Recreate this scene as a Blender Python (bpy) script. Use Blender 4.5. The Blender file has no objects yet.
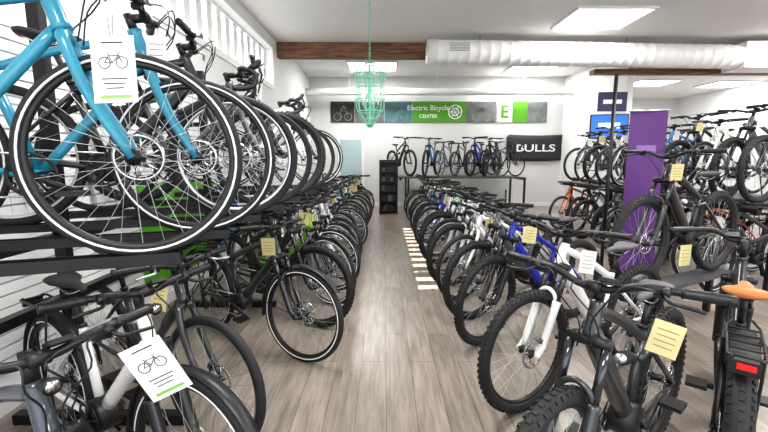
import bpy, math, random
from mathutils import Vector, Matrix
random.seed(7)
S=bpy.context.scene
pi=math.pi
# ---------------------------------------------------------------- materials
def pbr(name,col,rough=.5,metal=0.0,var=0.06,nscale=30,bump=0.0,coat=0.0,emit=None,es=0):
    m=bpy.data.materials.new(name); m.use_nodes=True
    nt=m.node_tree; b=nt.nodes['Principled BSDF']
    tc=nt.nodes.new('ShaderNodeTexCoord'); n=nt.nodes.new('ShaderNodeTexNoise')
    n.inputs['Scale'].default_value=nscale; n.inputs['Detail'].default_value=3
    nt.links.new(tc.outputs['Object'],n.inputs['Vector'])
    r=nt.nodes.new('ShaderNodeMix'); r.data_type='RGBA'
    c=Vector(col[:3])
    r.inputs[6].default_value=(*(c*(1-var)),1); r.inputs[7].default_value=(*[min(1,x*(1+var)) for x in c],1)
    nt.links.new(n.outputs['Fac'],r.inputs[0]); nt.links.new(r.outputs[2],b.inputs['Base Color'])
    b.inputs['Roughness'].default_value=rough; b.inputs['Metallic'].default_value=metal
    b.inputs['Coat Weight'].default_value=coat
    if bump>0:
        bp=nt.nodes.new('ShaderNodeBump'); bp.inputs['Strength'].default_value=bump; bp.inputs['Distance'].default_value=.01
        nt.links.new(n.outputs['Fac'],bp.inputs['Height']); nt.links.new(bp.outputs['Normal'],b.inputs['Normal'])
    if emit:
        b.inputs['Emission Color'].default_value=(*emit,1); b.inputs['Emission Strength'].default_value=es
    return m
def paint(name,c,rough=.3): return pbr(name,c,rough,0.0,.04,8,coat=.5)
M_rub=pbr('tyre_rubber',(.016,.016,.018),.7,bump=.2,nscale=80)
M_blk=pbr('black_plastic',(.011,.011,.013),.42)
M_blm=pbr('black_metal',(.014,.014,.016),.35,.3)
M_alu=pbr('alloy',(.55,.56,.58),.3,.9)
M_steel=pbr('steel',(.6,.6,.62),.25,1)
M_sad=pbr('saddle_black',(.025,.025,.027),.6)
M_sado=pbr('saddle_tan',(.46,.17,.045),.5)
M_sadg=pbr('saddle_grey',(.09,.09,.095),.55)
M_str=pbr('reflective_stripe',(.85,.85,.85),.4)
M_red=pbr('tail_light_red',(.6,.02,.02),.25)
M_gold=pbr('stanchion_dark',(.08,.08,.09),.12,.8)
P={'teal':paint('paint_teal',(.02,.23,.34)),'black':paint('paint_black',(.014,.014,.016)),
'grey':paint('paint_grey',(.10,.11,.12)),'white':paint('paint_white',(.80,.80,.79)),'blue':paint('paint_blue',(.012,.03,.38)),
'silver':paint('paint_silver',(.45,.46,.47)),'red':paint('paint_red',(.5,.03,.02)),'orange':paint('paint_orange',(.75,.18,.03)),
'mint':paint('paint_mint',(.40,.62,.52)),'slate':paint('paint_slate',(.035,.045,.06)),'green':paint('paint_green',(.20,.42,.04)),
'sky':paint('paint_sky',(.08,.28,.58)),'dark':paint('paint_dark',(.03,.033,.036))}
def slots(p='black',acc='black',sad=M_sad,stan=M_gold):
    return [P[p],M_rub,M_blk,M_alu,P[acc],sad,M_str,M_red,M_steel,stan]
# ---------------------------------------------------------------- mesh builder
class MB:
    def __init__(s): s.v=[];s.f=[];s.m=[];s.sm=[];s.M=Matrix.Identity(4)
    def add(s,vs,fs,mat,smooth=True):
        o=len(s.v); s.v+=[s.M@Vector(p) for p in vs]
        for f in fs: s.f.append([i+o for i in f]); s.m.append(mat); s.sm.append(smooth)
    def tube(s,pts,r,mat=0,n=8,cap=True,fy=1.0,closed=False):
        pts=[Vector(p) for p in pts]; N=len(pts)
        if not isinstance(r,(list,tuple)): r=[r]*N
        vs=[];fs=[];up=None
        for i,p in enumerate(pts):
            if closed: t=pts[(i+1)%N]-pts[i-1]
            else: t=(pts[min(i+1,N-1)]-pts[max(i-1,0)])
            if t.length<1e-9: t=Vector((0,0,1))
            t.normalize()
            if up is None:
                a=Vector((0,1,0)) if abs(t.y)<.8 else Vector((0,0,1))
                up=(a-t*a.dot(t)).normalized()
            else:
                up=up-t*up.dot(t)
                up=up.normalized() if up.length>1e-6 else t.orthogonal().normalized()
            w=t.cross(up)
            for k in range(n):
                a=2*pi*k/n
                vs.append(p+up*(math.cos(a)*r[i]*fy)+w*(math.sin(a)*r[i]))
        R=N if closed else N-1
        for i in range(R):
            for k in range(n):
                j=(i+1)%N
                fs.append((i*n+k,i*n+(k+1)%n,j*n+(k+1)%n,j*n+k))
        if cap and not closed:
            fs.append(tuple(range(n-1,-1,-1))); fs.append(tuple((N-1)*n+k for k in range(n)))
        s.add(vs,fs,mat)
    def torus(s,c,R,rr,ry,mat,N=40,n=8,a0=0,a1=2*pi,y=0):
        full=abs(a1-a0-2*pi)<1e-6; cnt=N if full else N+1
        vs=[];fs=[]
        for i in range(cnt):
            a=a0+(a1-a0)*i/N
            d=Vector((math.cos(a),0,math.sin(a)))
            for k in range(n):
                b=2*pi*k/n
                vs.append(Vector(c)+d*(R+rr*math.cos(b))+Vector((0,y+ry*math.sin(b),0)))
        for i in range(N):
            j=(i+1)%cnt
            for k in range(n): fs.append((i*n+k,j*n+k,j*n+(k+1)%n,i*n+(k+1)%n))
        s.add(vs,fs,mat)
    def box(s,c,sz,mat,R=None):
        R=R or Matrix.Identity(3); c=Vector(c)
        vs=[c+R@Vector((x*sz[0]/2,y*sz[1]/2,z*sz[2]/2)) for x in(-1,1) for y in(-1,1) for z in(-1,1)]
        s.add(vs,[(0,1,3,2),(4,6,7,5),(0,4,5,1),(2,3,7,6),(0,2,6,4),(1,5,7,3)],mat,False)
    def loft(s,rings,mat,cap=True):
        n=len(rings[0]);vs=[p for r in rings for p in r];fs=[]
        for i in range(len(rings)-1):
            for k in range(n): fs.append((i*n+k,i*n+(k+1)%n,(i+1)*n+(k+1)%n,(i+1)*n+k))
        if cap: fs.append(tuple(range(n-1,-1,-1))); fs.append(tuple((len(rings)-1)*n+k for k in range(n)))
        s.add(vs,fs,mat)
    def mesh(s,name):
        me=bpy.data.meshes.new(name); me.from_pydata([tuple(v) for v in s.v],[],s.f)
        me.polygons.foreach_set('material_index',s.m); me.polygons.foreach_set('use_smooth',s.sm); me.update()
        return me
def cr(pts,k=5):
    pts=[Vector(p) for p in pts]; P_=[pts[0]*2-pts[1]]+pts+[pts[-1]*2-pts[-2]]; out=[]
    for i in range(1,len(P_)-2):
        a,b,c,d=P_[i-1:i+3]
        for j in range(k):
            t=j/k
            out.append(.5*((2*b)+(c-a)*t+(2*a-5*b+4*c-d)*t*t+(3*b-a-3*c+d)*t**3))
    out.append(pts[-1]); return out
def newobj(name,me,mats,loc=(0,0,0),rot=0,coll=None):
    o=bpy.data.objects.new(name,me); S.collection.objects.link(o)
    o.location=loc; o.rotation_euler=(0,0,rot)
    if len(me.materials)==0:
        for m in mats: me.materials.append(m)
    return o
def bevel(o,w=.01,seg=2):
    b=o.modifiers.new('bevel','BEVEL'); b.width=w; b.segments=seg; b.limit_method='ANGLE'
def boxobj(name,lo,hi,mat,bev=0):
    mb=MB(); lo=Vector(lo);hi=Vector(hi); c=(lo+hi)/2
    mb.box((0,0,0),hi-lo,0); o=newobj(name,mb.mesh(name),[mat],c)
    if bev: bevel(o,bev)
    return o
# ---------------------------------------------------------------- bicycle
def wheel(mb,c,R,tr,knobs=False,stripe=False,spokes=28,rear=False,disc=True,rimmat=2):
    c=Vector(c)
    Rt=R-tr
    mb.torus(c,Rt,tr,tr,1,N=56,n=12)
    mb.torus(c,Rt-tr*.95,.013,.012 if tr<.025 else .015,rimmat,N=48,n=6)
    if stripe:
        for y in(-1,1): mb.torus(c,Rt-tr*.30,.0045,.0025,6,N=56,n=4,y=y*tr*.96)
    if knobs:
        K=62
        for i in range(K):
            for row in(-1,0,1):
                a=2*pi*(i+(.5 if row==0 else 0))/K
                ph=row*.85
                rad=Rt+math.cos(ph)*tr
                p=c+Vector((math.cos(a)*rad,math.sin(ph)*tr,math.sin(a)*rad))
                RM=Matrix.Rotation(-a,3,'Y')@Matrix.Rotation(ph,3,'Z')
                mb.box(p,(.009,.016,.015),1,RM)
    mb.tube([c+Vector((0,-.055,0)),c+Vector((0,.055,0))],.011,2,n=10)
    mb.tube([c+Vector((0,-.035,0)),c+Vector((0,-.02,0)),c+Vector((0,.02,0)),c+Vector((0,.035,0))],[.028,.018,.018,.028],2,n=12)
    for i in range(spokes):
        a=2*pi*i/spokes; b=a+(.9 if (i//2)%2 else -.9); y=.03 if i%2 else -.03
        p0=c+Vector((math.cos(b)*.025,y,math.sin(b)*.025)); p1=c+Vector((math.cos(a)*(Rt-tr),0,math.sin(a)*(Rt-tr)))
        mb.tube([p0,p1],.0013,3,n=3,cap=False)
    if disc:
        mb.torus(c,.078,.008,.0012,8,N=28,n=4,y=.045)
        for i in range(6):
            a=2*pi*i/6
            mb.tube([c+Vector((math.cos(a)*.02,.045,math.sin(a)*.02)),c+Vector((math.cos(a+.4)*.072,.045,math.sin(a+.4)*.072))],.004,8,n=4)
def saddle(mb,c,L=.27,W=.075):
    c=Vector(c);rings=[]
    prof=[(-.5,.55,.012,.006),(-.47,.85,.026,.01),(-.38,1,.032,.012),(-.22,.97,.032,.006),(-.05,.62,.03,0),(.12,.36,.028,0),(.3,.27,.026,0),(.44,.22,.022,-.003),(.5,.10,.012,-.008)]
    for x,w,h,z in prof:
        r=[]
        for k in range(14):
            a=2*pi*k/14
            cz=math.sin(a); yy=math.cos(a)
            r.append(c+Vector((x*L,yy*W*w,z+(cz*h*.55 if cz>0 else cz*h*.9)-.004)))
        rings.append(r)
    mb.loft(rings,5)
    for y in(-.022,.022):
        mb.tube(cr([c+Vector((-.1,y*1.3,-.02)),c+Vector((-.04,y,-.045)),c+Vector((.04,y,-.045)),c+Vector((.11,y*.5,-.018))],3),.0035,3,n=5)
def bike(name,R=.355,tr=.028,A=68,Lf=.50,off=.042,Hl=.12,bbx=-.70,bbz=.33,rx=-1.14,frame='diamond',susp=True,knobs=False,
         stripe=False,fend=False,rack=False,bar='flat',bw=.68,rise=.02,stem=.06,ebike=True,steer=0,sh=.93,dt=.034,st=.42,spk=28,light=False,spacer=.03,disc=True,full=False,stand=True,fp=False,rim=2):
    mb=MB(); A=math.radians(A)
    u=Vector((-math.cos(A),0,math.sin(A))); nn=Vector((math.sin(A),0,math.cos(A)))
    F=Vector((0,0,R)); Cn=F-nn*off+u*Lf; hb=Cn+u*.012; ht=hb+u*Hl; sb=ht+u*spacer
    BB=Vector((bbx,0,bbz)); RH=Vector((rx,0,R)); sd=Vector((-.29,0,.957)).normalized()
    stt=BB+sd*st
    mb.M=Matrix.Translation(Cn)@Matrix.Rotation(math.radians(steer),4,u)@Matrix.Translation(-Cn)
    wheel(mb,F,R,tr,knobs,stripe,spk,disc=disc,rimmat=rim)
    if susp:
        for y in(-.062,.062):
            Y=Vector((0,y,0)); top=Cn+Y; ax=F+Vector((0,y,0))
            fd=F-nn*off+Y
            mb.tube([top+u*.02,top-u*(Lf*.42)],.0165,9,n=10)
            mb.tube([top-u*(Lf*.38),top-u*(Lf*.41),fd+u*.06,fd+nn*off*.6,ax],[.025,.024,.021,.02,.018],4 if (fp or full==2) else 2,n=10)
        a=[Cn-u*(Lf*.39)+Vector((0,-.06,0)),Cn-u*(Lf*.31)+nn*.022+Vector((0,-.045,0)),Cn-u*(Lf*.27)+nn*.03,Cn-u*(Lf*.31)+nn*.022+Vector((0,.045,0)),Cn-u*(Lf*.39)+Vector((0,.06,0))]
        mb.tube(cr(a,4),.012,4 if (fp or full==2) else 2,n=8)
        mb.tube([Cn+Vector((0,-.078,0)),Cn+Vector((0,-.03,.004)),Cn+Vector((0,.03,.004)),Cn+Vector((0,.078,0))],[.019,.026,.026,.019],2,n=10)
    else:
        for y in(-1,1):
            mb.tube(cr([Cn+Vector((0,y*.012,0)),Cn-u*.035+Vector((0,y*.042,0)),Cn-u*Lf*.5+nn*.005+Vector((0,y*.052,0)),F+Vector((0,y*.055,0))],4),[.024]+[.02]*3+[.018]*4+[.015]*3+[.012]*2,0,n=10)
    if disc: mb.box(F+Vector((-.065,.055,.06)),(.03,.025,.05),2,Matrix.Rotation(.6,3,'Y'))
    mb.tube([ht,sb+u*.035],.018,2,n=12)
    bc=sb+u*.015+Vector((stem,0,.012))
    mb.tube([sb+u*.015,bc],[.019,.017],2,n=10)
    mb.tube([bc+Vector((0,-.024,0)),bc+Vector((0,.024,0))],.021,2,n=12)
    if bar=='drop':
        for y in(-1,1):
            w=.21*y
            p=cr([bc,bc+Vector((0,w*.5,0)),bc+Vector((.005,w*.95,0)),bc+Vector((.06,w,-.005)),bc+Vector((.095,w*1.02,-.04)),bc+Vector((.08,w*1.05,-.10)),bc+Vector((.02,w*1.08,-.125)),bc+Vector((-.05,w*1.08,-.125))],5)
            mb.tube(p[:8],.0135,2,n=8); mb.tube(p[7:],.017,2,n=8)
            mb.tube([bc+Vector((.055,w,0)),bc+Vector((.095,w,.02)),bc+Vector((.12,w,.055)),bc+Vector((.125,w,.065))],[.017,.018,.017,.009],2,n=8)
            mb.tube([bc+Vector((.112,w,.03)),bc+Vector((.135,w,-.03)),bc+Vector((.12,w,-.085))],[.008,.008,.005],2,n=5,fy=1.6)
            mb.tube(cr([bc+Vector((.1,w,.02)),bc+Vector((.12,w*.5,-.01)),bc+Vector((.06,w*.1,-.07)),hb+nn*.03-u*.03],4),.0028,2,n=5)
    else:
        sweep=.04 if bar=='flat' else .13
        h=bw/2
        p=cr([bc,bc+Vector((0,h*.15,0)),bc+Vector((0,h*.4,rise)),bc+Vector((-sweep*.5,h*.75,rise+.003)),bc+Vector((-sweep,h,rise+.004))],5)
        for y in(-1,1):
            q=[Vector((v.x,v.y*y,v.z)) for v in p]
            mb.tube(q,.0135,2,n=8)
            e=q[-1]; g=q[-1]+(q[-7]-q[-1]).normalized()*.125; d=(e-g).normalized()
            mb.tube([g,g+d*.01,g+d*.06,e-d*.01,e+d*.004],[.019,.0165,.0175,.0165,.019],2,n=10)
            lv=g-d*.035
            mb.tube([lv+Vector((0,0,0)),lv+Vector((.025,0,-.008))],.015,2,n=8)
            mb.tube(cr([lv+Vector((.025,0,-.008)),lv+Vector((.055,y*.02,-.018)),lv+Vector((.05,y*.06,-.024)),lv+Vector((.055,y*.11,-.026))],3),.0062,3 if not susp else 2,n=6)
            mb.box(lv+d*-.02+Vector((-.01,0,-.018)),(.035,.03,.02),2)
            mb.tube(cr([lv+Vector((.03,-y*.01,-.005)),lv+Vector((.085,-y*.09,.01)),bc+Vector((.10,y*.07,-.03)),bc+Vector((.06,y*.02,-.12)),hb+nn*.045+Vector((0,y*.025,-.05))],4),.0028,2,n=5)
        mb.tube(cr([q[-9]+Vector((.02,0,0)),bc+Vector((.11,-.03,.03)),bc+Vector((.09,.04,-.08)),hb+Vector((-.03,.03,-.03))],4),.0028,2,n=5)
        if ebike: mb.box(bc+Vector((.0,.045,.028)),(.04,.055,.014),2,Matrix.Rotation(-.5,3,'Y'))
    if light:
        mb.tube([bc+Vector((.02,0,-.06)),bc+Vector((.05,0,-.06)),bc+Vector((.062,0,-.06))],[.012,.022,.023],2,n=12)
        mb.tube([bc+Vector((.062,0,-.06)),bc+Vector((.064,0,-.06))],.017,8,n=12)
    if fend:
        mb.torus(F,R+.018,.0025,.03,2,N=26,n=6,a0=math.radians(35),a1=math.radians(190))
        for y in(-1,1):
            mb.tube([F+Vector((0,y*.05,0)),F+Vector((-(R+.018)*.96,y*.03,.06))],.0025,2,n=4)
    BC=mb.M@bc
    mb.M=Matrix.Identity(4)
    mb.tube([hb-u*.0,hb+u*.02,ht-u*.02,ht],[.032,.026,.025,.029],0,n=14)
    dtop=hb+u*.02
    bbt=BB+Vector((.02,0,.03)) if ebike else BB
    if frame=='step':
        mid=Vector((bbx+.16,0,bbz+.14))
        mb.tube(cr([dtop+u*.03,dtop+Vector((-.10,0,-.14)),mid,bbt+Vector((.03,0,.03))],5),dt,0,n=12,fy=.8)
        mb.tube(cr([ht-u*.02,ht+Vector((-.14,0,-.19)),BB+sd*.25+Vector((.1,0,.0)),BB+sd*.25],5),.019,0,n=10)
    else:
        k=[dt*.8,dt,dt,dt*.95]
        mb.tube([dtop,dtop.lerp(bbt,.15),dtop.lerp(bbt,.8),bbt],k,0,n=12,fy=.8)
        if ebike:
            off2=Vector((.035,0,.045))
            mb.tube([dtop.lerp(bbt,.24)+off2*.42,dtop.lerp(bbt,.28)+off2*.55,dtop.lerp(bbt,.82)+off2*.55,dtop.lerp(bbt,.88)+off2*.35],[dt*.5,dt*.8,dt*.8,dt*.5],4,n=10,fy=.9)
        s1=BB+sd*(st-.05)
        mb.tube(cr([ht-u*.03,(ht-u*.03).lerp(s1,.5)+Vector((0,0,.015)),s1],5),.023 if ebike else .017,0,n=10,fy=.9)
    mb.tube([BB,stt],[.022,.0175],0,n=10)
    sad=BB+sd*((sh-bbz)/sd.z)
    mb.tube([stt,sad-Vector((0,0,.045))],.0145,2,n=10)
    mb.tube([stt-sd*.012,stt+sd*.008],.021,2,n=10)
    mb.box(sad-Vector((-.0,0,.045)),(.05,.05,.02),2)
    saddle(mb,sad+Vector((.0,0,0)),W=.088 if bar=='sweep' else .072)
    for y in(-1,1):
        mb.tube(cr([BB+Vector((-.03,y*.035,0)),BB.lerp(RH,.3)+Vector((0,y*.045,.0)),RH+Vector((0,y*.062,0))],4),[.018]*3+[.014]*4+[.011]*2,0,n=8)
        if full:
            mb.tube([RH+Vector((0,y*.062,0)),BB.lerp(RH,.25)+Vector((0,y*.045,.30))],.012,0,n=8)
            mb.tube([BB.lerp(RH,.25)+Vector((0,y*.045,.30)),BB+sd*.30+Vector((.07,y*.025,.0))],.013,0,n=8)
        else:
            mb.tube(cr([stt-sd*.06+Vector((-.01,y*.018,0)),(stt-sd*.06).lerp(RH,.25)+Vector((0,y*.045,0)),RH+Vector((0,y*.062,0))],4),[.012]*5+[.009]*4,0,n=8)
    if full:
        mb.tube([BB+sd*.30+Vector((.07,0,0)),BB+sd*.30+Vector((.24,0,.05))],.02,3,n=10)
        mb.tube([BB+sd*.30+Vector((.12,0,.015)),BB+sd*.30+Vector((.20,0,.04))],.03,1,n=10)
    wheel(mb,RH,R,tr,knobs,stripe,spk,True,disc=disc,rimmat=rim)
    if ebike:
        mb.tube([BB+Vector((.01,-.055,.01)),BB+Vector((.01,-.045,.01)),BB+Vector((.01,.045,.01)),BB+Vector((.01,.055,.01))],[.06,.078,.078,.06],2,n=18)
    else: mb.tube([BB+Vector((0,-.04,0)),BB+Vector((0,.04,0))],.022,0,n=12)
    mb.torus(BB,.083,.008,.002,2,N=36,n=5,y=-.062)
    for i in range(5):
        a=2*pi*i/5+.3; mb.tube([BB+Vector((0,-.062,0)),BB+Vector((math.cos(a)*.08,-.062,math.sin(a)*.08))],.006,2,n=4)
    for s_,y in((1,-.078),(-1,.078)):
        e=BB+Vector((s_*.155,y,-s_*.07))
        mb.tube([BB+Vector((0,y*.8,0)),BB+Vector((0,y,0)),e],[.016,.015,.011],2,n=8)
        mb.box(e+Vector((0,math.copysign(.055,y),0)),(.09,.085,.018),2)
    mb.tube([BB+Vector((0,-.062,.083)),RH+Vector((0,-.05,.04))],.0045,3,n=4); 
    jl=RH+Vector((.03,-.05,-.14)); jm=RH+Vector((.01,-.052,-.06))
    mb.tube([BB+Vector((0,-.062,-.083)),jl+Vector((0,0,-.02))],.0045,3,n=4)
    for i in range(4): mb.torus(RH,.045-.007*i,.006,.0016,8,N=20,n=4,y=-.038-.005*i)
    mb.tube([RH+Vector((0,-.06,-.02)),jm,jl],[.012,.014,.009],2,n=6)
    mb.torus(jm,.018,.006,.004,2,N=12,n=5); mb.torus(jl,.018,.006,.004,2,N=12,n=5)
    if stand:
        mb.tube([RH+Vector((.02,.06,-.03)),Vector((rx+.14,.19,.008))],[.011,.009],2,n=6)
    if fend: mb.torus(RH,R+.018,.0025,.03,2,N=30,n=6,a0=math.radians(20),a1=math.radians(200))
    if rack:
        zt=2*R+.06
        for y in(-.055,.055):
            mb.tube(cr([RH+Vector((0,y*1.1,.02)),Vector((rx-.02,y*1.2,zt-.05)),Vector((rx-.02,y,zt))],3),.006,2,n=6)
            mb.tube([Vector((rx+.22,y*.6,zt+.01)),Vector((rx+.15,y,zt)),Vector((rx-.2,y,zt)),Vector((rx-.22,y*.7,zt))],.006,2,n=6)
            mb.tube([Vector((rx+.1,y,zt)),RH+Vector((.01,y*1.1,.03))],.005,2,n=6)
        for x in(.12,.04,-.04,-.12,-.2): mb.tube([Vector((rx+x,-.055,zt)),Vector((rx+x,.055,zt))],.005,2,n=6)
        if rack==2: mb.box(Vector((rx-.02,0,zt-.045)),(.34,.09,.06),2)
        mb.box(Vector((rx-.232,0,zt-.025)),(.016,.055,.022),7)
        mb.box(Vector((rx-.224,0,zt-.025)),(.02,.085,.04),2)
    me=mb.mesh(name)
    for m in slots(): me.materials.append(m)
    me['bc']=tuple(BC)
    return me
B={}
B['mtb']=bike('mtb_a',knobs=True,tr=.031,R=.37,full=2,dt=.046,bbz=.34,steer=0,bw=.74,Lf=.54,Hl=.13,spacer=.04,rise=.035,sh=.90,stand=False)
B['mtbs']=bike('mtb_b',knobs=True,tr=.031,R=.37,full=False,dt=.040,bbz=.34,steer=9,bw=.72,Lf=.53,Hl=.13,spacer=.04,sh=.95,stand=False)
B['trek']=bike('trek_a',R=.355,tr=.024,frame='diamond',susp=True,fend=True,rack=True,light=True,bw=.64,stripe=True,Lf=.46,Hl=.15,steer=5,spacer=.05,bbx=-.67,rx=-1.11,fp=True)
B['city']=bike('city_a',R=.355,tr=.024,frame='step',susp=True,fend=True,rack=2,light=True,bar='sweep',bw=.62,rise=.05,stripe=True,Lf=.46,Hl=.16,steer=-6,spacer=.07,bbx=-.66,rx=-1.12,fp=True,rim=3)
B['hyb']=bike('hybrid_a',R=.35,tr=.018,A=73,off=.046,Lf=.42,frame='diamond',susp=False,ebike=False,bw=.60,steer=0,Hl=.14,bbz=.28,bbx=-.60,rx=-1.03,dt=.021,st=.48,sh=.96,stripe=True,stand=False)
B['ehyb']=bike('ehybrid_a',R=.355,tr=.024,A=70,Lf=.43,frame='diamond',susp=False,ebike=True,bw=.62,steer=4,Hl=.15,bbz=.29,bbx=-.64,rx=-1.08,dt=.03,st=.46,sh=.95,stripe=False,rim=3)
B['road']=bike('road_a',R=.345,tr=.015,A=72,Lf=.40,frame='diamond',susp=False,ebike=False,bar='drop',steer=0,Hl=.14,bbz=.275,bbx=-.59,rx=-1.0,dt=.02,st=.5,sh=.97,stem=.09,stand=False)
B['fat']=bike('fat_a',knobs=True,R=.36,tr=.045,frame='step',susp=True,rack=2,fend=False,light=True,bar='sweep',bw=.66,rise=.05,Lf=.50,Hl=.15,steer=4,spacer=.06,bbx=-.68,rx=-1.14,dt=.04,sh=.92)
NAME={'mtb':'mountain_bike','mtbs':'mountain_bike','trek':'trekking_bike','city':'step_through_bike','hyb':'hybrid_bike','ehyb':'hybrid_bike','road':'road_bike','fat':'fat_tire_bike'}
# ---- tags
M_card=pbr('tag_white_card',(.72,.72,.70),.6,var=.02); M_yel=pbr('tag_yellow_card',(.66,.58,.30),.6,var=.03); M_ink=pbr('print_ink',(.03,.03,.03),.6); M_ltg=pbr('print_green',(.22,.45,.10),.6)
def tagmesh(w,h,big):
    mb=MB()
    mb.box((0,0,-h/2-.06),(w,.002,h),0)
    mb.tube([(-.008,0,0),(-.004,0,-.065)],.001,1,n=4); mb.tube([(.008,0,0),(.004,0,-.065)],.001,1,n=4)
    if big:
        for s_ in(-1,1):
            for x in(-1,1): mb.torus((x*w*.2,0,-.06-h*.40),w*.13,w*.012,.0008,1,N=24,n=4,y=s_*.0014)
            z=-.06-h*.40; y=s_*.0016
            pts=[(-w*.2,y,z),(-w*.1,y,z+w*.16),(w*.13,y,z+w*.16),(-w*.02,y,z),(-w*.2,y,z)]
            for a,b in zip(pts,pts[1:]): mb.tube([a,b],.0012,1,n=4)
            mb.tube([(w*.2,y,z),(w*.11,y,z+w*.22),(w*.17,y,z+w*.23)],.0012,1,n=4)
            mb.tube([(-w*.02,y,z),(-w*.12,y,z+w*.22)],.0012,1,n=4)
            for i in range(3): mb.box((0,y,-.06-h*(.64+.07*i)),(w*(.6-.1*i),.0006,h*.016),1)
            mb.box((0,y,-.06-h*.91),(w*.7,.0006,h*.05),2)
            mb.box((0,y,-.06-h*.1),(w*.5,.0006,h*.02),1)
    else:
        for s_ in(-1,1):
            for i in range(4): mb.box((0,s_*.0015,-.06-h*(.25+.17*i)),(w*(.7-.08*(i%2)),.0006,h*.016),1)
    me=mb.mesh('tag'); return me
TB=tagmesh(.125,.19,True); [TB.materials.append(m) for m in(M_card,M_ink,M_ltg)]
TY=tagmesh(.10,.13,False); [TY.materials.append(m) for m in(M_yel,M_ink,M_ltg)]
TW=tagmesh(.08,.13,False); [TW.materials.append(m) for m in(M_card,M_ink,M_ltg)]
def addbike(k,x,y,z,head,col='black',acc='black',sad=M_sad,tag=None,tagoff=(.03,.12,0),trot=None,stan=M_gold,tscale=1,tilt=None,wpos=None):
    o=newobj(NAME[k],B[k],[],(x,y,z),math.radians(head))
    for i,m in enumerate(slots(col,acc,sad,stan)):
        o.material_slots[i].link='OBJECT'; o.material_slots[i].material=m
    if tag:
        t=bpy.data.objects.new('price_tag',tag); S.collection.objects.link(t)
        t.parent=o; p=Vector(B[k]['bc'])+Vector(tagoff)
        if wpos: p=Matrix.Rotation(-math.radians(head),3,'Z')@(Vector(wpos)-Vector((x,y,z)))
        t.location=p
        if trot is None: trot=random.uniform(-25,25)
        t.rotation_euler=(math.radians(random.uniform(-8,8)),math.radians(random.uniform(-9,9) if tilt is None else tilt),math.radians(trot-head)); t.scale=(tscale,)*3
    return o
# ================================================================= room
XL=-2.25; CZ=3.9; BY=12.5
M_wall=pbr('wall_paint',(.80,.805,.81),.7,var=.015,nscale=3,bump=.03)
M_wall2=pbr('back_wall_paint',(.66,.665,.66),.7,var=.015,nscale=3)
M_ceil=pbr('ceiling_paint',(.83,.825,.81),.85,var=.02,nscale=4)
M_trim=pbr('trim_white',(.8,.8,.8),.45,var=.01)
def floor_mat():
    m=bpy.data.materials.new('vinyl_plank_floor'); m.use_nodes=True; nt=m.node_tree; b=nt.nodes['Principled BSDF']; N=nt.nodes.new; L=nt.links.new
    tc=N('ShaderNodeTexCoord'); sp=N('ShaderNodeSeparateXYZ'); cb=N('ShaderNodeCombineXYZ')
    L(tc.outputs['Object'],sp.inputs[0]); L(sp.outputs[1],cb.inputs[0]); L(sp.outputs[0],cb.inputs[1])
    br=N('ShaderNodeTexBrick'); br.inputs['Scale'].default_value=1; br.inputs['Brick Width'].default_value=1.25; br.inputs['Row Height'].default_value=.18
    br.inputs['Mortar Size'].default_value=.002; br.inputs['Color1'].default_value=(.30,.262,.232,1); br.inputs['Color2'].default_value=(.225,.195,.172,1); br.inputs['Mortar'].default_value=(.08,.07,.06,1); br.offset=.37
    L(cb.outputs[0],br.inputs['Vector'])
    mp=N('ShaderNodeMapping'); mp.inputs['Scale'].default_value=(18,1.6,1); L(tc.outputs['Object'],mp.inputs['Vector'])
    no=N('ShaderNodeTexNoise'); no.inputs['Scale'].default_value=1.6; no.inputs['Detail'].default_value=7; no.inputs['Roughness'].default_value=.65; L(mp.outputs[0],no.inputs['Vector'])
    rp=N('ShaderNodeValToRGB'); rp.color_ramp.elements[0].position=.3; rp.color_ramp.elements[0].color=(.58,.56,.54,1); rp.color_ramp.elements[1].position=.7; rp.color_ramp.elements[1].color=(1.22,1.22,1.22,1); L(no.outputs['Fac'],rp.inputs[0])
    mx=N('ShaderNodeMix'); mx.data_type='RGBA'; mx.blend_type='MULTIPLY'; mx.inputs[0].default_value=1; L(br.outputs['Color'],mx.inputs[6]); L(rp.outputs[0],mx.inputs[7]); L(mx.outputs[2],b.inputs['Base Color'])
    b.inputs['Roughness'].default_value=.3
    bp=N('ShaderNodeBump'); bp.inputs['Strength'].default_value=.12; bp.inputs['Distance'].default_value=.004; L(no.outputs['Fac'],bp.inputs['Height']); L(bp.outputs[0],b.inputs['Normal'])
    return m
boxobj('floor',(XL-.2,-3.2,-.1),(12.2,17.2,0),floor_mat())
boxobj('ceiling',(XL-.2,-3.2,CZ),(12.2,17.2,CZ+.12),M_ceil)
WY0,WY1,WZ0,WZ1=4.2,8.4,2.95,3.66
mb=MB()
def bx(lo,hi,mat=0):
    lo=Vector(lo);hi=Vector(hi); mb.box((lo+hi)/2,hi-lo,mat)
bx((XL-.2,-3.2,0),(XL,17.2,WZ0)); bx((XL-.2,-3.2,WZ1),(XL,17.2,CZ)); bx((XL-.2,-3.2,WZ0),(XL,WY0,WZ1)); bx((XL-.2,WY1,WZ0),(XL,17.2,WZ1))
newobj('wall_left',mb.mesh('wall_left'),[M_wall])
mb=MB(); n=13
for i in range(n+1):
    y=WY0+(WY1-WY0)*i/n; bx((XL-.17,y-.085,WZ0),(XL-.14,y+.085,WZ1))
for z in(WZ0,WZ1-.05): bx((XL-.18,WY0,z),(XL-.12,WY1,z+.05))
for z in (WZ0-.09,WZ1): bx((XL+.001,WY0-.09,z),(XL+.022,WY1+.09,z+.09))
for y in (WY0-.09,WY1): bx((XL+.001,y,WZ0),(XL+.022,y+.09,WZ1))
newobj('window_1',mb.mesh('window_1'),[M_trim])
mb=MB(); z=.25
while z<2.35:
    bx((XL+.001,.1,z),(XL+.018,10.6,z+.062)); z+=.075
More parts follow.
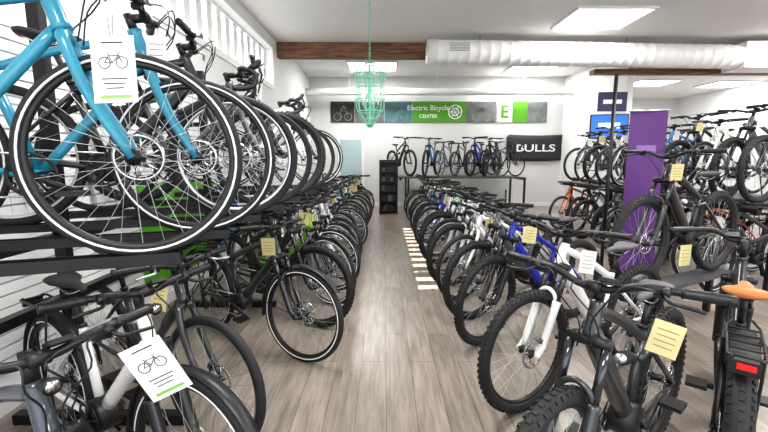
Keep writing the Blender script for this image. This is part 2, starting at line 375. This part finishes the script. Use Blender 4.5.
bx((XL+.0005,.1,.25),(XL+.006,10.6,2.35),1)
newobj('slatwall_panel',mb.mesh('slatwall'),[M_wall,pbr('slat_groove',(.40,.41,.42),.6)])
boxobj('baseboard_left',(XL+.001,-3,0),(XL+.02,BY,.12),M_trim)
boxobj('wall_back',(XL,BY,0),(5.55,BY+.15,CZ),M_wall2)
boxobj('baseboard_back',(XL+.02,BY-.02,0),(5.45,BY-.001,.12),M_trim)
boxobj('wall_partition',(5.45,9.3,0),(5.6,BY-.001,CZ),M_wall)
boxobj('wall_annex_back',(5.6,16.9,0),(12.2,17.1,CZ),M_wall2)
boxobj('wall_right',(12.0,-3.2,0),(12.2,16.9,CZ),M_wall)
mb=MB(); bx((XL,-3.2,0),(12,-3.0,.35)); bx((XL,-3.2,2.9),(12,-3,CZ))
for x in(XL+.05,.4,1.6,3.4,5.8,8.2,11.9): bx((x-.06,-3.2,.35),(x+.06,-3,2.9))
newobj('wall_front',mb.mesh('wall_front'),[M_wall])
def wood():
    m=bpy.data.materials.new('timber_beam'); m.use_nodes=True; nt=m.node_tree; b=nt.nodes['Principled BSDF']; N=nt.nodes.new; L=nt.links.new
    tc=N('ShaderNodeTexCoord'); mp=N('ShaderNodeMapping'); mp.inputs['Scale'].default_value=(1.5,14,14); L(tc.outputs['Object'],mp.inputs[0]); no=N('ShaderNodeTexNoise'); no.inputs['Scale'].default_value=2; no.inputs['Detail'].default_value=6; L(mp.outputs[0],no.inputs['Vector'])
    rp=N('ShaderNodeValToRGB'); rp.color_ramp.elements[0].position=.3; rp.color_ramp.elements[0].color=(.10,.045,.025,1); rp.color_ramp.elements[1].position=.75; rp.color_ramp.elements[1].color=(.34,.18,.10,1); L(no.outputs['Fac'],rp.inputs[0]); L(rp.outputs[0],b.inputs['Base Color']); b.inputs['Roughness'].default_value=.65; return m
M_wood=wood()
o=boxobj('ceiling_beam',(-3.95,-.12,-.15),(3.95,.12,.15),M_wood,.01); o.location=(XL+3.9,9.0,CZ-.152); o.rotation_euler=(0,0,.02)
boxobj('wall_header',(5.6,9.35,3.42),(11.99,9.5,CZ-.001),M_wall)
boxobj('ceiling_beam',(4.6,9.1,3.32),(11.99,9.34,3.42),M_wood,.01)
M_duct=pbr('duct_white',(.84,.84,.83),.45,var=.02)
def duct(name,p0,p1,r,pitch):
    mb=MB(); p0=Vector(p0);p1=Vector(p1);L=(p1-p0).length;pts=[];rs=[]
    k=int(L/pitch)
    for i in range(k):
        for t,rr in((0,r),(.80,r),(.86,r*1.035),(.95,r*1.035)): pts.append(p0.lerp(p1,(i+t)/k)); rs.append(rr)
    pts.append(p1); rs.append(r)
    mb.tube(pts,rs,0,n=28)
    return mb
mb=duct('d',(.85,8.25,3.56),(8.2,8.6,3.53),.23,.2)
for x in(1.45,4.6):
    y=8.25+.048*(x-.85)-.19
    mb.box((x,y-.03,3.60),(.42,.05,.2),0)
    for k in range(6): mb.box((x,y-.058,3.53+.028*k),(.38,.006,.012),1)
for x in(1.9,4.9,7.3):
    mb.tube([(x,8.3+.05*(x-.85),3.78),(x,8.3+.05*(x-.85),CZ)],.008,1,n=6)
mb.box((8.3,8.62,3.54),(2.2,.56,.5),0)
newobj('ventilation_duct',mb.mesh('vent_duct'),[M_duct,pbr('vent_dark',(.25,.25,.26),.5)])
mb=duct('d2',(XL+.01,11.9,3.38),(5.44,11.9,3.38),.10,.6)
for x in(-1,1.5,4): mb.tube([(x,11.9,3.48),(x,11.9,CZ)],.008,0,n=6)
newobj('exhaust_duct',mb.mesh('exhaust_duct'),[M_duct])
M_em=pbr('light_diffuser',(.9,.9,.9),.4,emit=(1,.98,.95),es=5)
def panel(x,y,sx=1.3,sy=1.1,w=60):
    mb=MB(); mb.box((0,0,-.018),(sx-.08,sy-.08,.012),0)
    for a,b_,c,d in((0,sy/2-.02,sx,.04),(0,-sy/2+.02,sx,.04)): mb.box((a,b_,-.02),(c,d,.038),1)
    for a in(-1,1): mb.box((a*(sx/2-.02),0,-.02),(.04,sy-.08,.038),1)
    o=newobj('ceiling_light_panel',mb.mesh('panel'),[M_em,M_trim],(x,y,CZ-.001))
    l=bpy.data.lights.new('panel_lamp','AREA'); l.shape='RECTANGLE'; l.size=sx-.1; l.size_y=sy-.1; l.energy=w; l.color=(1,.975,.94)
    lo=bpy.data.objects.new('panel_lamp',l); S.collection.objects.link(lo); lo.parent=o; lo.location=(0,0,-.05)
for x,y in((3.75,7.35),(-.3,11.0),(4.0,11.5),(-.3,-1.2),(3.85,-1.2),(3.85,3.2),(-.3,3.0),(8.2,3.2),(8.2,7.4),(8.6,13.4),(11.2,13.6),(8.2,-1.2)):
    panel(x,y,w=60 if y>10 else 75)
# chandelier
mb=MB(); 
pr=[(.02,1.0),(.10,.95),(.20,.86),(.235,.72),(.20,.62),(.22,.42),(.19,.24),(.10,.12),(.03,.0)]
pp=cr([(r,0,z) for r,z in pr],3)
for i in range(10):
    a=2*pi*i/10; mb.tube([(p.x*math.cos(a),p.x*math.sin(a),p.z) for p in pp],.008,0,n=5)
def hring(r,z,t=.009,n=32): mb.tube([(r*math.cos(2*pi*k/n),r*math.sin(2*pi*k/n),z) for k in range(n)],t,0,n=6,closed=True)
for r,z in((.10,.95),(.225,.80),(.235,.72),(.20,.60),(.22,.42),(.19,.24),(.10,.12)): hring(r,z)
mb.tube([(0,0,0),(0,0,.05),(0,0,.3),(0,0,.5),(0,0,.95)],[.02,.035,.015,.04,.015],0,n=10)
for i in range(5):
    a=2*pi*i/5; c=Vector((math.cos(a),math.sin(a),0))
    mb.tube(cr([(0,0,.32),c*.07+Vector((0,0,.26)),c*.13+Vector((0,0,.34))],4),.007,0,n=6)
    mb.tube([c*.13+Vector((0,0,.34)),c*.13+Vector((0,0,.44))],.012,1,n=8)
    mb.tube([c*.13+Vector((0,0,.44)),c*.13+Vector((0,0,.47)),c*.13+Vector((0,0,.50))],[.012,.016,.003],2,n=8)
z=1.0
while z<1.90:
    mb.tube([(.014*math.cos(t*pi/4),0,z+.025+.028*math.sin(t*pi/4)) if int(z*25)%2 else (0,.014*math.cos(t*pi/4),z+.025+.028*math.sin(t*pi/4)) for t in range(8)],.004,0,n=4,closed=True); z+=.04
mb.tube([(0,0,1.90),(0,0,1.925)],[.03,.06],0,n=14)
newobj('chandelier',mb.mesh('chandelier'),[pbr('mint_metal',(.25,.66,.47),.4),M_card,M_em],(-.22,6.45,CZ-1.926))
# banners
M_bg=pbr('banner_green',(.09,.33,.015),.6); M_bd=pbr('banner_photo_dark',(.03,.034,.032),.6,var=.9,nscale=3); M_bl=pbr('banner_photo_blue',(.08,.20,.22),.6,var=.8,nscale=3); M_bw=pbr('banner_white',(.6,.62,.6),.6); M_bgr=pbr('banner_photo_grey',(.16,.175,.17),.6,var=.9,nscale=4)
M_tw=pbr('print_white',(.85,.85,.85),.6)
def txt(s,size,loc,mat,parent,rot=(pi/2,0,0),name='lettering',sx=1,off=0):
    c=bpy.data.curves.new(name,'FONT'); c.body=s; c.size=size; c.align_x='CENTER'; c.align_y='CENTER'; c.extrude=.003; c.offset=off; c.materials.append(mat)
    o=bpy.data.objects.new(name,c); S.collection.objects.link(o); o.location=loc; o.rotation_euler=rot; o.scale=(sx,1,1); o.parent=parent; return o
by=BY-.02
em=bpy.data.objects.new('wall_banner_strip',None); S.collection.objects.link(em)
zl,zh=2.56,3.18
def seg(n,x0,x1,mat):
    o=boxobj(n,(x0,by-.01,zl),(x1,by+.01,zh),mat); o.parent=em
seg('panel_photo_a',-1.62,-.9,M_bd); seg('panel_photo_b',-.88,-.0,M_bgr); seg('panel_photo_c',.02,.85,M_bl); seg('panel_green',.87,1.75,M_bg);seg('panel_green_b',1.75,2.5,M_bg); seg('panel_photo_d',2.52,3.4,M_bgr); seg('panel_white',3.42,3.9,M_bw); seg('panel_green_c',3.9,4.35,M_bg); seg('panel_photo_e',4.35,4.95,M_bgr)
txt('Electric Bicycle',.21,(1.34,by-.014,2.99),M_tw,em,off=.003); txt('CENTER',.15,(1.34,by-.014,2.74),M_tw,em,off=.003)
txt('E',.52,(3.66,by-.014,2.86),M_bg,em,off=.01)
mb=MB(); 
for k in range(2): mb.torus((2.16,by-.014,2.87),.20-.09*k,.02,.003,0,N=28,n=4)
for k in range(6):
    a=k*pi/3; mb.tube([(2.16,by-.014,2.87),(2.16+.2*math.cos(a),by-.014,2.87+.2*math.sin(a))],.012,0,n=4)
for cx in(-1.25,-.45,.45,2.95): 
    for k in(-1,1): mb.torus((cx+k*.16,by-.014,2.73),.11,.012,.003,1,N=20,n=4)
    mb.tube([(cx-.16,by-.014,2.73),(cx-.05,by-.014,2.91),(cx+.1,by-.014,2.90),(cx+.16,by-.014,2.73)],.012,1,n=4)
    mb.tube([(cx-.06,by-.014,2.93),(cx+.02,by-.014,3.04),(cx+.09,by-.014,2.96)],.03,1,n=5)
o=newobj('printed_graphics',mb.mesh('wl'),[M_tw,pbr('print_grey',(.25,.27,.26),.6)]); o.parent=em
mb=MB(); nx,nz=16,6; vs=[];fs=[]
for j in range(nz+1):
    for i in range(nx+1):
        vs.append((i/nx*1.75,.012*math.sin(i*.9)+.01*math.sin(j*1.4+i*.3),-j/nz*.78-.03*math.sin(pi*i/nx)))
for j in range(nz):
    for i in range(nx): a=j*(nx+1)+i; fs.append((a,a+1,a+nx+2,a+nx+1))
mb.add(vs,fs,0)
for x in(0.02,1.73): mb.torus((x,-.01,-.03),.02,.006,.003,1,N=12,n=4)
ob=newobj('fabric_banner',mb.mesh('fabric'),[pbr('fabric_black',(.03,.033,.036),.7),M_tw],(3.75,BY-.06,2.20)); sol=ob.modifiers.new('s','SOLIDIFY'); sol.thickness=.004
txt('BULLS',.30,(.88,-.05,-.42),M_tw,ob,sx=1.5,off=.004)
mb=MB(); bx((-1.42,BY-.03,0),(-.62,BY-.001,2.12),0); bx((-1.35,BY-.045,.02),(-.69,BY-.03,2.05),1); bx((-1.25,BY-.05,1.1),(-.79,BY-.044,1.95),2)
mb.tube([(-.74,BY-.05,1.0),(-.74,BY-.1,1.0),(-.86,BY-.1,1.0)],.01,3,n=8)
newobj('door_1',mb.mesh('door'),[M_trim,pbr('door_blue_grey',(.38,.48,.51),.5),pbr('door_glass',(.40,.52,.56),.15),M_alu])
# purple roll-up banner
mb=MB(); vs=[];fs=[]; hw=.19
for j in range(13):
    for i in range(7): vs.append((-hw+hw/3*i,.012*math.sin(j*.6+i*.5),.06+1.98*j/12))
for j in range(12):
    for i in range(6): a=j*7+i; fs.append((a,a+1,a+8,a+7))
mb.add(vs,fs,0)
mb.box((0,0,.04),(.4,.14,.08),1); mb.tube([(-.2,0,2.05),(.2,0,2.05)],.012,1,n=8); mb.tube([(0,.05,.05),(0,.03,2.04)],.009,1,n=8)
mb.box((0,-.015,1.6),(.2,.004,.09),2)
newobj('roll_up_banner',mb.mesh('purple_banner'),[pbr('banner_purple',(.085,.025,.15),.6),M_alu,pbr('purple_light',(.25,.12,.36),.6)],(3.13,4.85,0),math.radians(-25))
mb=MB(); mb.box((0,0,0),(.8,.05,.55),0); mb.box((0,-.028,0),(.75,.006,.50),1); mb.box((0,-.033,.02),(.45,.004,.12),2); mb.tube([(0,.02,0),(.1,.35,0)],.02,0,n=8)
newobj('wall_monitor',mb.mesh('monitor'),[M_blk,pbr('screen_blue',(.02,.12,.5),.2,emit=(.01,.10,.45),es=.6),pbr('screen_text',(.8,.8,.9),.3,emit=(.7,.8,1),es=.8)],(5.12,9.32,2.2),math.radians(-12))
mb=MB(); mb.box((0,0,0),(.62,.03,.42),0); mb.box((0,-.017,0),(.4,.004,.09),1); mb.tube([(0,.01,0),(.1,.3,0)],.015,0,n=6)
newobj('wall_sign',mb.mesh('sign'),[pbr('sign_navy',(.03,.03,.09),.5),M_tw],(5.12,9.25,2.74),math.radians(-5))
mb=MB(); bx((XL+.02,3.6,.25),(XL+.035,5.2,1.25),0); bx((XL+.02,5.3,.3),(XL+.035,6.0,1.15),1); newobj('wall_poster',mb.mesh('gp'),[M_bg,pbr('poster_blue',(.05,.2,.5),.5)])
# ================================================================= racks
mb=MB()
TZ=1.15
ups=[(1.40,'hyb'),(1.86,'hyb'),(2.36,'ehyb'),(2.9,'road'),(3.5,'mtbs'),(4.3,'road'),(5.1,'hyb')]
UH=19; UX=-.86
for y in(.55,2.1,3.9,5.6):
    mb.box((-1.72,y,1.15),(.06,.05,2.3),0); mb.box((-1.6,y,.03),(1.0,.06,.06),0)
for z in(1.08,.75): mb.box((-1.72,3.1,z),(.05,5.3,.05),0)
c,s=math.cos(math.radians(UH)),math.sin(math.radians(UH))
for y,_ in ups:
    cx,cy=UX,y
    L0,L1=.12,-1.25
    p0=Vector((cx+c*L0,cy+s*L0,TZ-.02)); p1=Vector((cx+c*L1,cy+s*L1,TZ-.02))
    R=Matrix.Rotation(math.radians(UH),3,'Z')
    mb.box((p0+p1)/2,(L0-L1,.05,.02),0,R)
    for d in(-.028,.028): mb.box((p0+p1)/2+R@Vector((0,d,.012)),(L0-L1,.006,.04),0,R)
newobj('bike_rack',mb.mesh('left_rack'),[M_blm])
def tier(name,x0,x1,y0,y1,z,step=1.4,loc=(0,0,0),rot=0):
    mb=MB(); 
    mb.box(((x0+x1)/2,(y0+y1)/2,z-.03),(x1-x0,y1-y0,.03),0)
    for x in(x0+.03,x1-.03): mb.box((x,(y0+y1)/2,z-.06),(.05,y1-y0,.07),1)
    nY=max(1,int((y1-y0)/step))
    for i in range(nY+1):
        y=y0+.03+(y1-y0-.06)*i/nY
        for x in(x0+.25,x1-.03): mb.box((x,y,(z-.05)/2),(.05,.05,z-.05),1)
    return newobj(name,mb.mesh(name),[pbr('shelf_deck',(.06,.06,.065),.5),M_blm],loc,rot)
tier('display_platform',3.95,5.3,4.2,9.0,1.0)
tier('display_platform',.42,3.9,11.0,12.3,.98,1.2)
tier('display_platform',-.15,1.35,-.10,.10,.46,1,(2.04,3.12,0),math.radians(27))
mb=MB(); 
for x,y,h in((2.32,4.15,2.32),(2.32,7.6,.9)): mb.tube([(x,y,0),(x,y,h)],.018,0,n=10)
mb.tube([(2.32,4.15,.05),(2.32,7.6,.05)],.018,0,n=8)
for y in(4.15,7.6): mb.box((2.32,y,.012),(.3,.3,.02),0)
newobj('rack_post_frame',mb.mesh('rpf'),[M_blm])
mb=MB(); 
for x in(-.23,.23): mb.box((x,0,.72),(.03,.34,1.44),0)
mb.box((0,.16,.72),(.46,.02,1.44),0)
for k in range(6):
    mb.box((0,0,.08+.26*k),(.44,.32,.02),0)
    if k<5:
        x=-.18
        while x<.17:
            w_=random.uniform(.05,.1); h_=random.uniform(.1,.2); mb.box((x+w_/2,-.02,.09+.26*k+h_/2),(w_*.9,.2,h_),random.choice([1,1,2,1])); x+=w_
newobj('accessory_shelf',mb.mesh('acc'),[M_blm,M_blk,pbr('box_grey',(.12,.12,.13),.6),pbr('box_red',(.2,.04,.03),.6)],(.12,10.8,0))
mb=MB(); mb.tube(cr([(-.18,0,.02),(-.17,0,.3),(-.1,0,.44),(.1,0,.44),(.17,0,.3),(.18,0,.02)],6),.012,0,n=8)
mb.tube([(-.18,-.2,.013),(-.18,.2,.013)],.012,0,n=8); mb.tube([(.18,-.2,.013),(.18,.2,.013)],.012,0,n=8)
newobj('floor_bike_stand',mb.mesh('fbs'),[M_blm],(-.52,1.18,0),math.radians(20))
# ================================================================= bikes
ty=[None,TW,TY,None,TY]
L=[('trek',-.69,.84,'slate','dark',TB),('trek',-.72,1.36,'white','black',None),('ehyb',-.88,1.90,'dark','black',TY),
   ('trek',-.60,2.80,'black','black',TY),('mtbs',-.60,3.42,'black','black',None),('city',-.56,3.95,'green','black',TY),
   ('trek',-.58,4.4,'silver','silver',TY),('city',-.56,4.85,'white','white',None),('ehyb',-.60,5.3,'white','black',TW)]
for i,(k,x,y,c1,c2,tg) in enumerate(L):
    kw={}
    if i==0: kw=dict(wpos=(-.72,1.06,1.03),trot=8,tilt=-24,tscale=.98)
    addbike(k,x,y,0,-30+random.uniform(-2,2),c1,c2,tag=tg,tagoff=(.03,-.12,0),sad=random.choice([M_sad,M_sad,M_sadg]),**kw)
yy=5.8
cyc=['silver','white','sky','black','white','mint','grey','white','black','silver','blue','white']
j=0
while yy<10.5:
    addbike(random.choice(['trek','ehyb','city','city']),-.58+random.uniform(-.04,.04),yy,0,-30+random.uniform(-3,3),cyc[j%12],random.choice(['white','silver']),tag=random.choice(ty),tagoff=(.03,.1,0)); yy+=.55; j+=1
ucol=[('teal','teal'),('teal','teal'),('black','black'),('grey','black'),('black','black'),('white','black'),('slate','black')]
for (y,k),(c1,c2) in zip(ups,ucol):
    kw={}
    if y<1.5: kw=dict(wpos=(-.775,1.20,1.90),trot=2,tilt=-2,tscale=.98)
    addbike(k,UX,y,TZ,UH,c1,c2,tag=TB if y<1.5 else (TW if y in(1.86,3.5) else None),tagoff=(.05,-.08,-.03),**kw)
RW=[('mtb',.55,1.20,220,'dark','dark',TY,M_sadg),('mtb',.84,2.22,210,'white','white',TW,M_sadg),('mtbs',.82,3.08,210,'blue','black',TY,M_sad),
 ('mtb',.84,3.6,211,'grey','black',None,M_sad),('ehyb',.82,4.1,209,'white','black',TY,M_sadg),('mtb',.80,4.58,211,'silver','silver',TW,M_sad),
 ('trek',.82,5.05,210,'white','white',TY,M_sad),('mtb',.80,5.55,210,'mint','black',None,M_sad),('ehyb',.82,6.0,209,'white','white',TY,M_sad)]
for i,(k,x,y,h,c1,c2,tg,sd_) in enumerate(RW):
    kw={}
    if i==0: kw=dict(wpos=(1.08,1.41,.95),trot=-30,tilt=12,tscale=1.0)
    addbike(k,x,y,0,h,c1,c2,tag=tg,tagoff=(.02,.2,0),sad=sd_,**kw)
yy=6.5; cyc=['blue','white','black','sky','white','silver','black','white','blue','grey']; j=0
while yy<10.3:
    addbike(random.choice(['mtb','mtbs','trek','ehyb']),.80+random.uniform(-.04,.04),yy,0,210+random.uniform(-2,3),cyc[j%10],random.choice(['white','white','silver']),tag=random.choice([TY,TY,TW,None]),tagoff=(.02,.2,0)); yy+=.5; j+=1
addbike('mtb',2.04,3.12,.46,207,'black','black',tag=TY,tagoff=(.02,.1,0))
hh=50; h=math.radians(hh); rh=Vector((1.45,1.52)); f=rh+Vector((math.cos(h),math.sin(h)))*1.14
addbike('fat',f.x,f.y,0,hh,'black','black',sad=M_sado,tag=TY,tagoff=(0,.25,0))
uc=['black','grey','white','black','sky','black','red','white','slate','black','grey']; lc=['slate','orange','white','black','sky','grey','white','black','orange']
for i in range(11):
    addbike(random.choice(['mtb','mtbs','trek','ehyb']),4.12,4.4+.42*i,1.0,196+random.uniform(-4,4),uc[i],'black',tag=random.choice([TW,TW,None,TY]))
for i in range(9):
    addbike(random.choice(['mtbs','trek','ehyb']),3.72+.1*(i%2),4.35+.5*i,0,200+random.uniform(-5,5),lc[i],'black',tag=random.choice([TW,None,TY]))
bc=['black','sky','grey','black','blue','black','slate','black']
for i in range(8):
    addbike(['mtb','mtbs','hyb','road'][i%4],.72+.42*i,11.2,.98,random.choice([-122,-60,-115,-65]),bc[i],'black',tag=random.choice([TW,None,None]))
for i in range(3):
    addbike(['mtbs','hyb','trek'][i],-1.6+.5*i,10.85,0,-75+random.uniform(-12,12),['black','grey','black'][i],'black')
# ================================================================= light
w=bpy.data.worlds.new('w'); S.world=w; w.use_nodes=True
bg=w.node_tree.nodes['Background']; bg.inputs[0].default_value=(.90,.95,1,1); bg.inputs[1].default_value=2.4
sl=bpy.data.lights.new('sun','SUN'); sl.energy=22; sl.angle=.006; sl.color=(1,.93,.82)
so=bpy.data.objects.new('sun',sl); S.collection.objects.link(so); so.rotation_euler=Vector((1,.05,-1.12)).to_track_quat('-Z','Y').to_euler(); so.location=(-6,5,8)
# camera
cd=bpy.data.cameras.new('cam'); cd.sensor_width=36; cd.lens=18.75; cd.clip_start=.05
co=bpy.data.objects.new('cam',cd); S.collection.objects.link(co); co.location=(0,0,1.5); co.rotation_euler=(math.radians(90-8.3),0,0)
S.camera=co
S.view_settings.view_transform='Standard'
try: S.view_settings.look='Medium High Contrast'
except Exception as e: print(e)
S.view_settings.exposure=.32
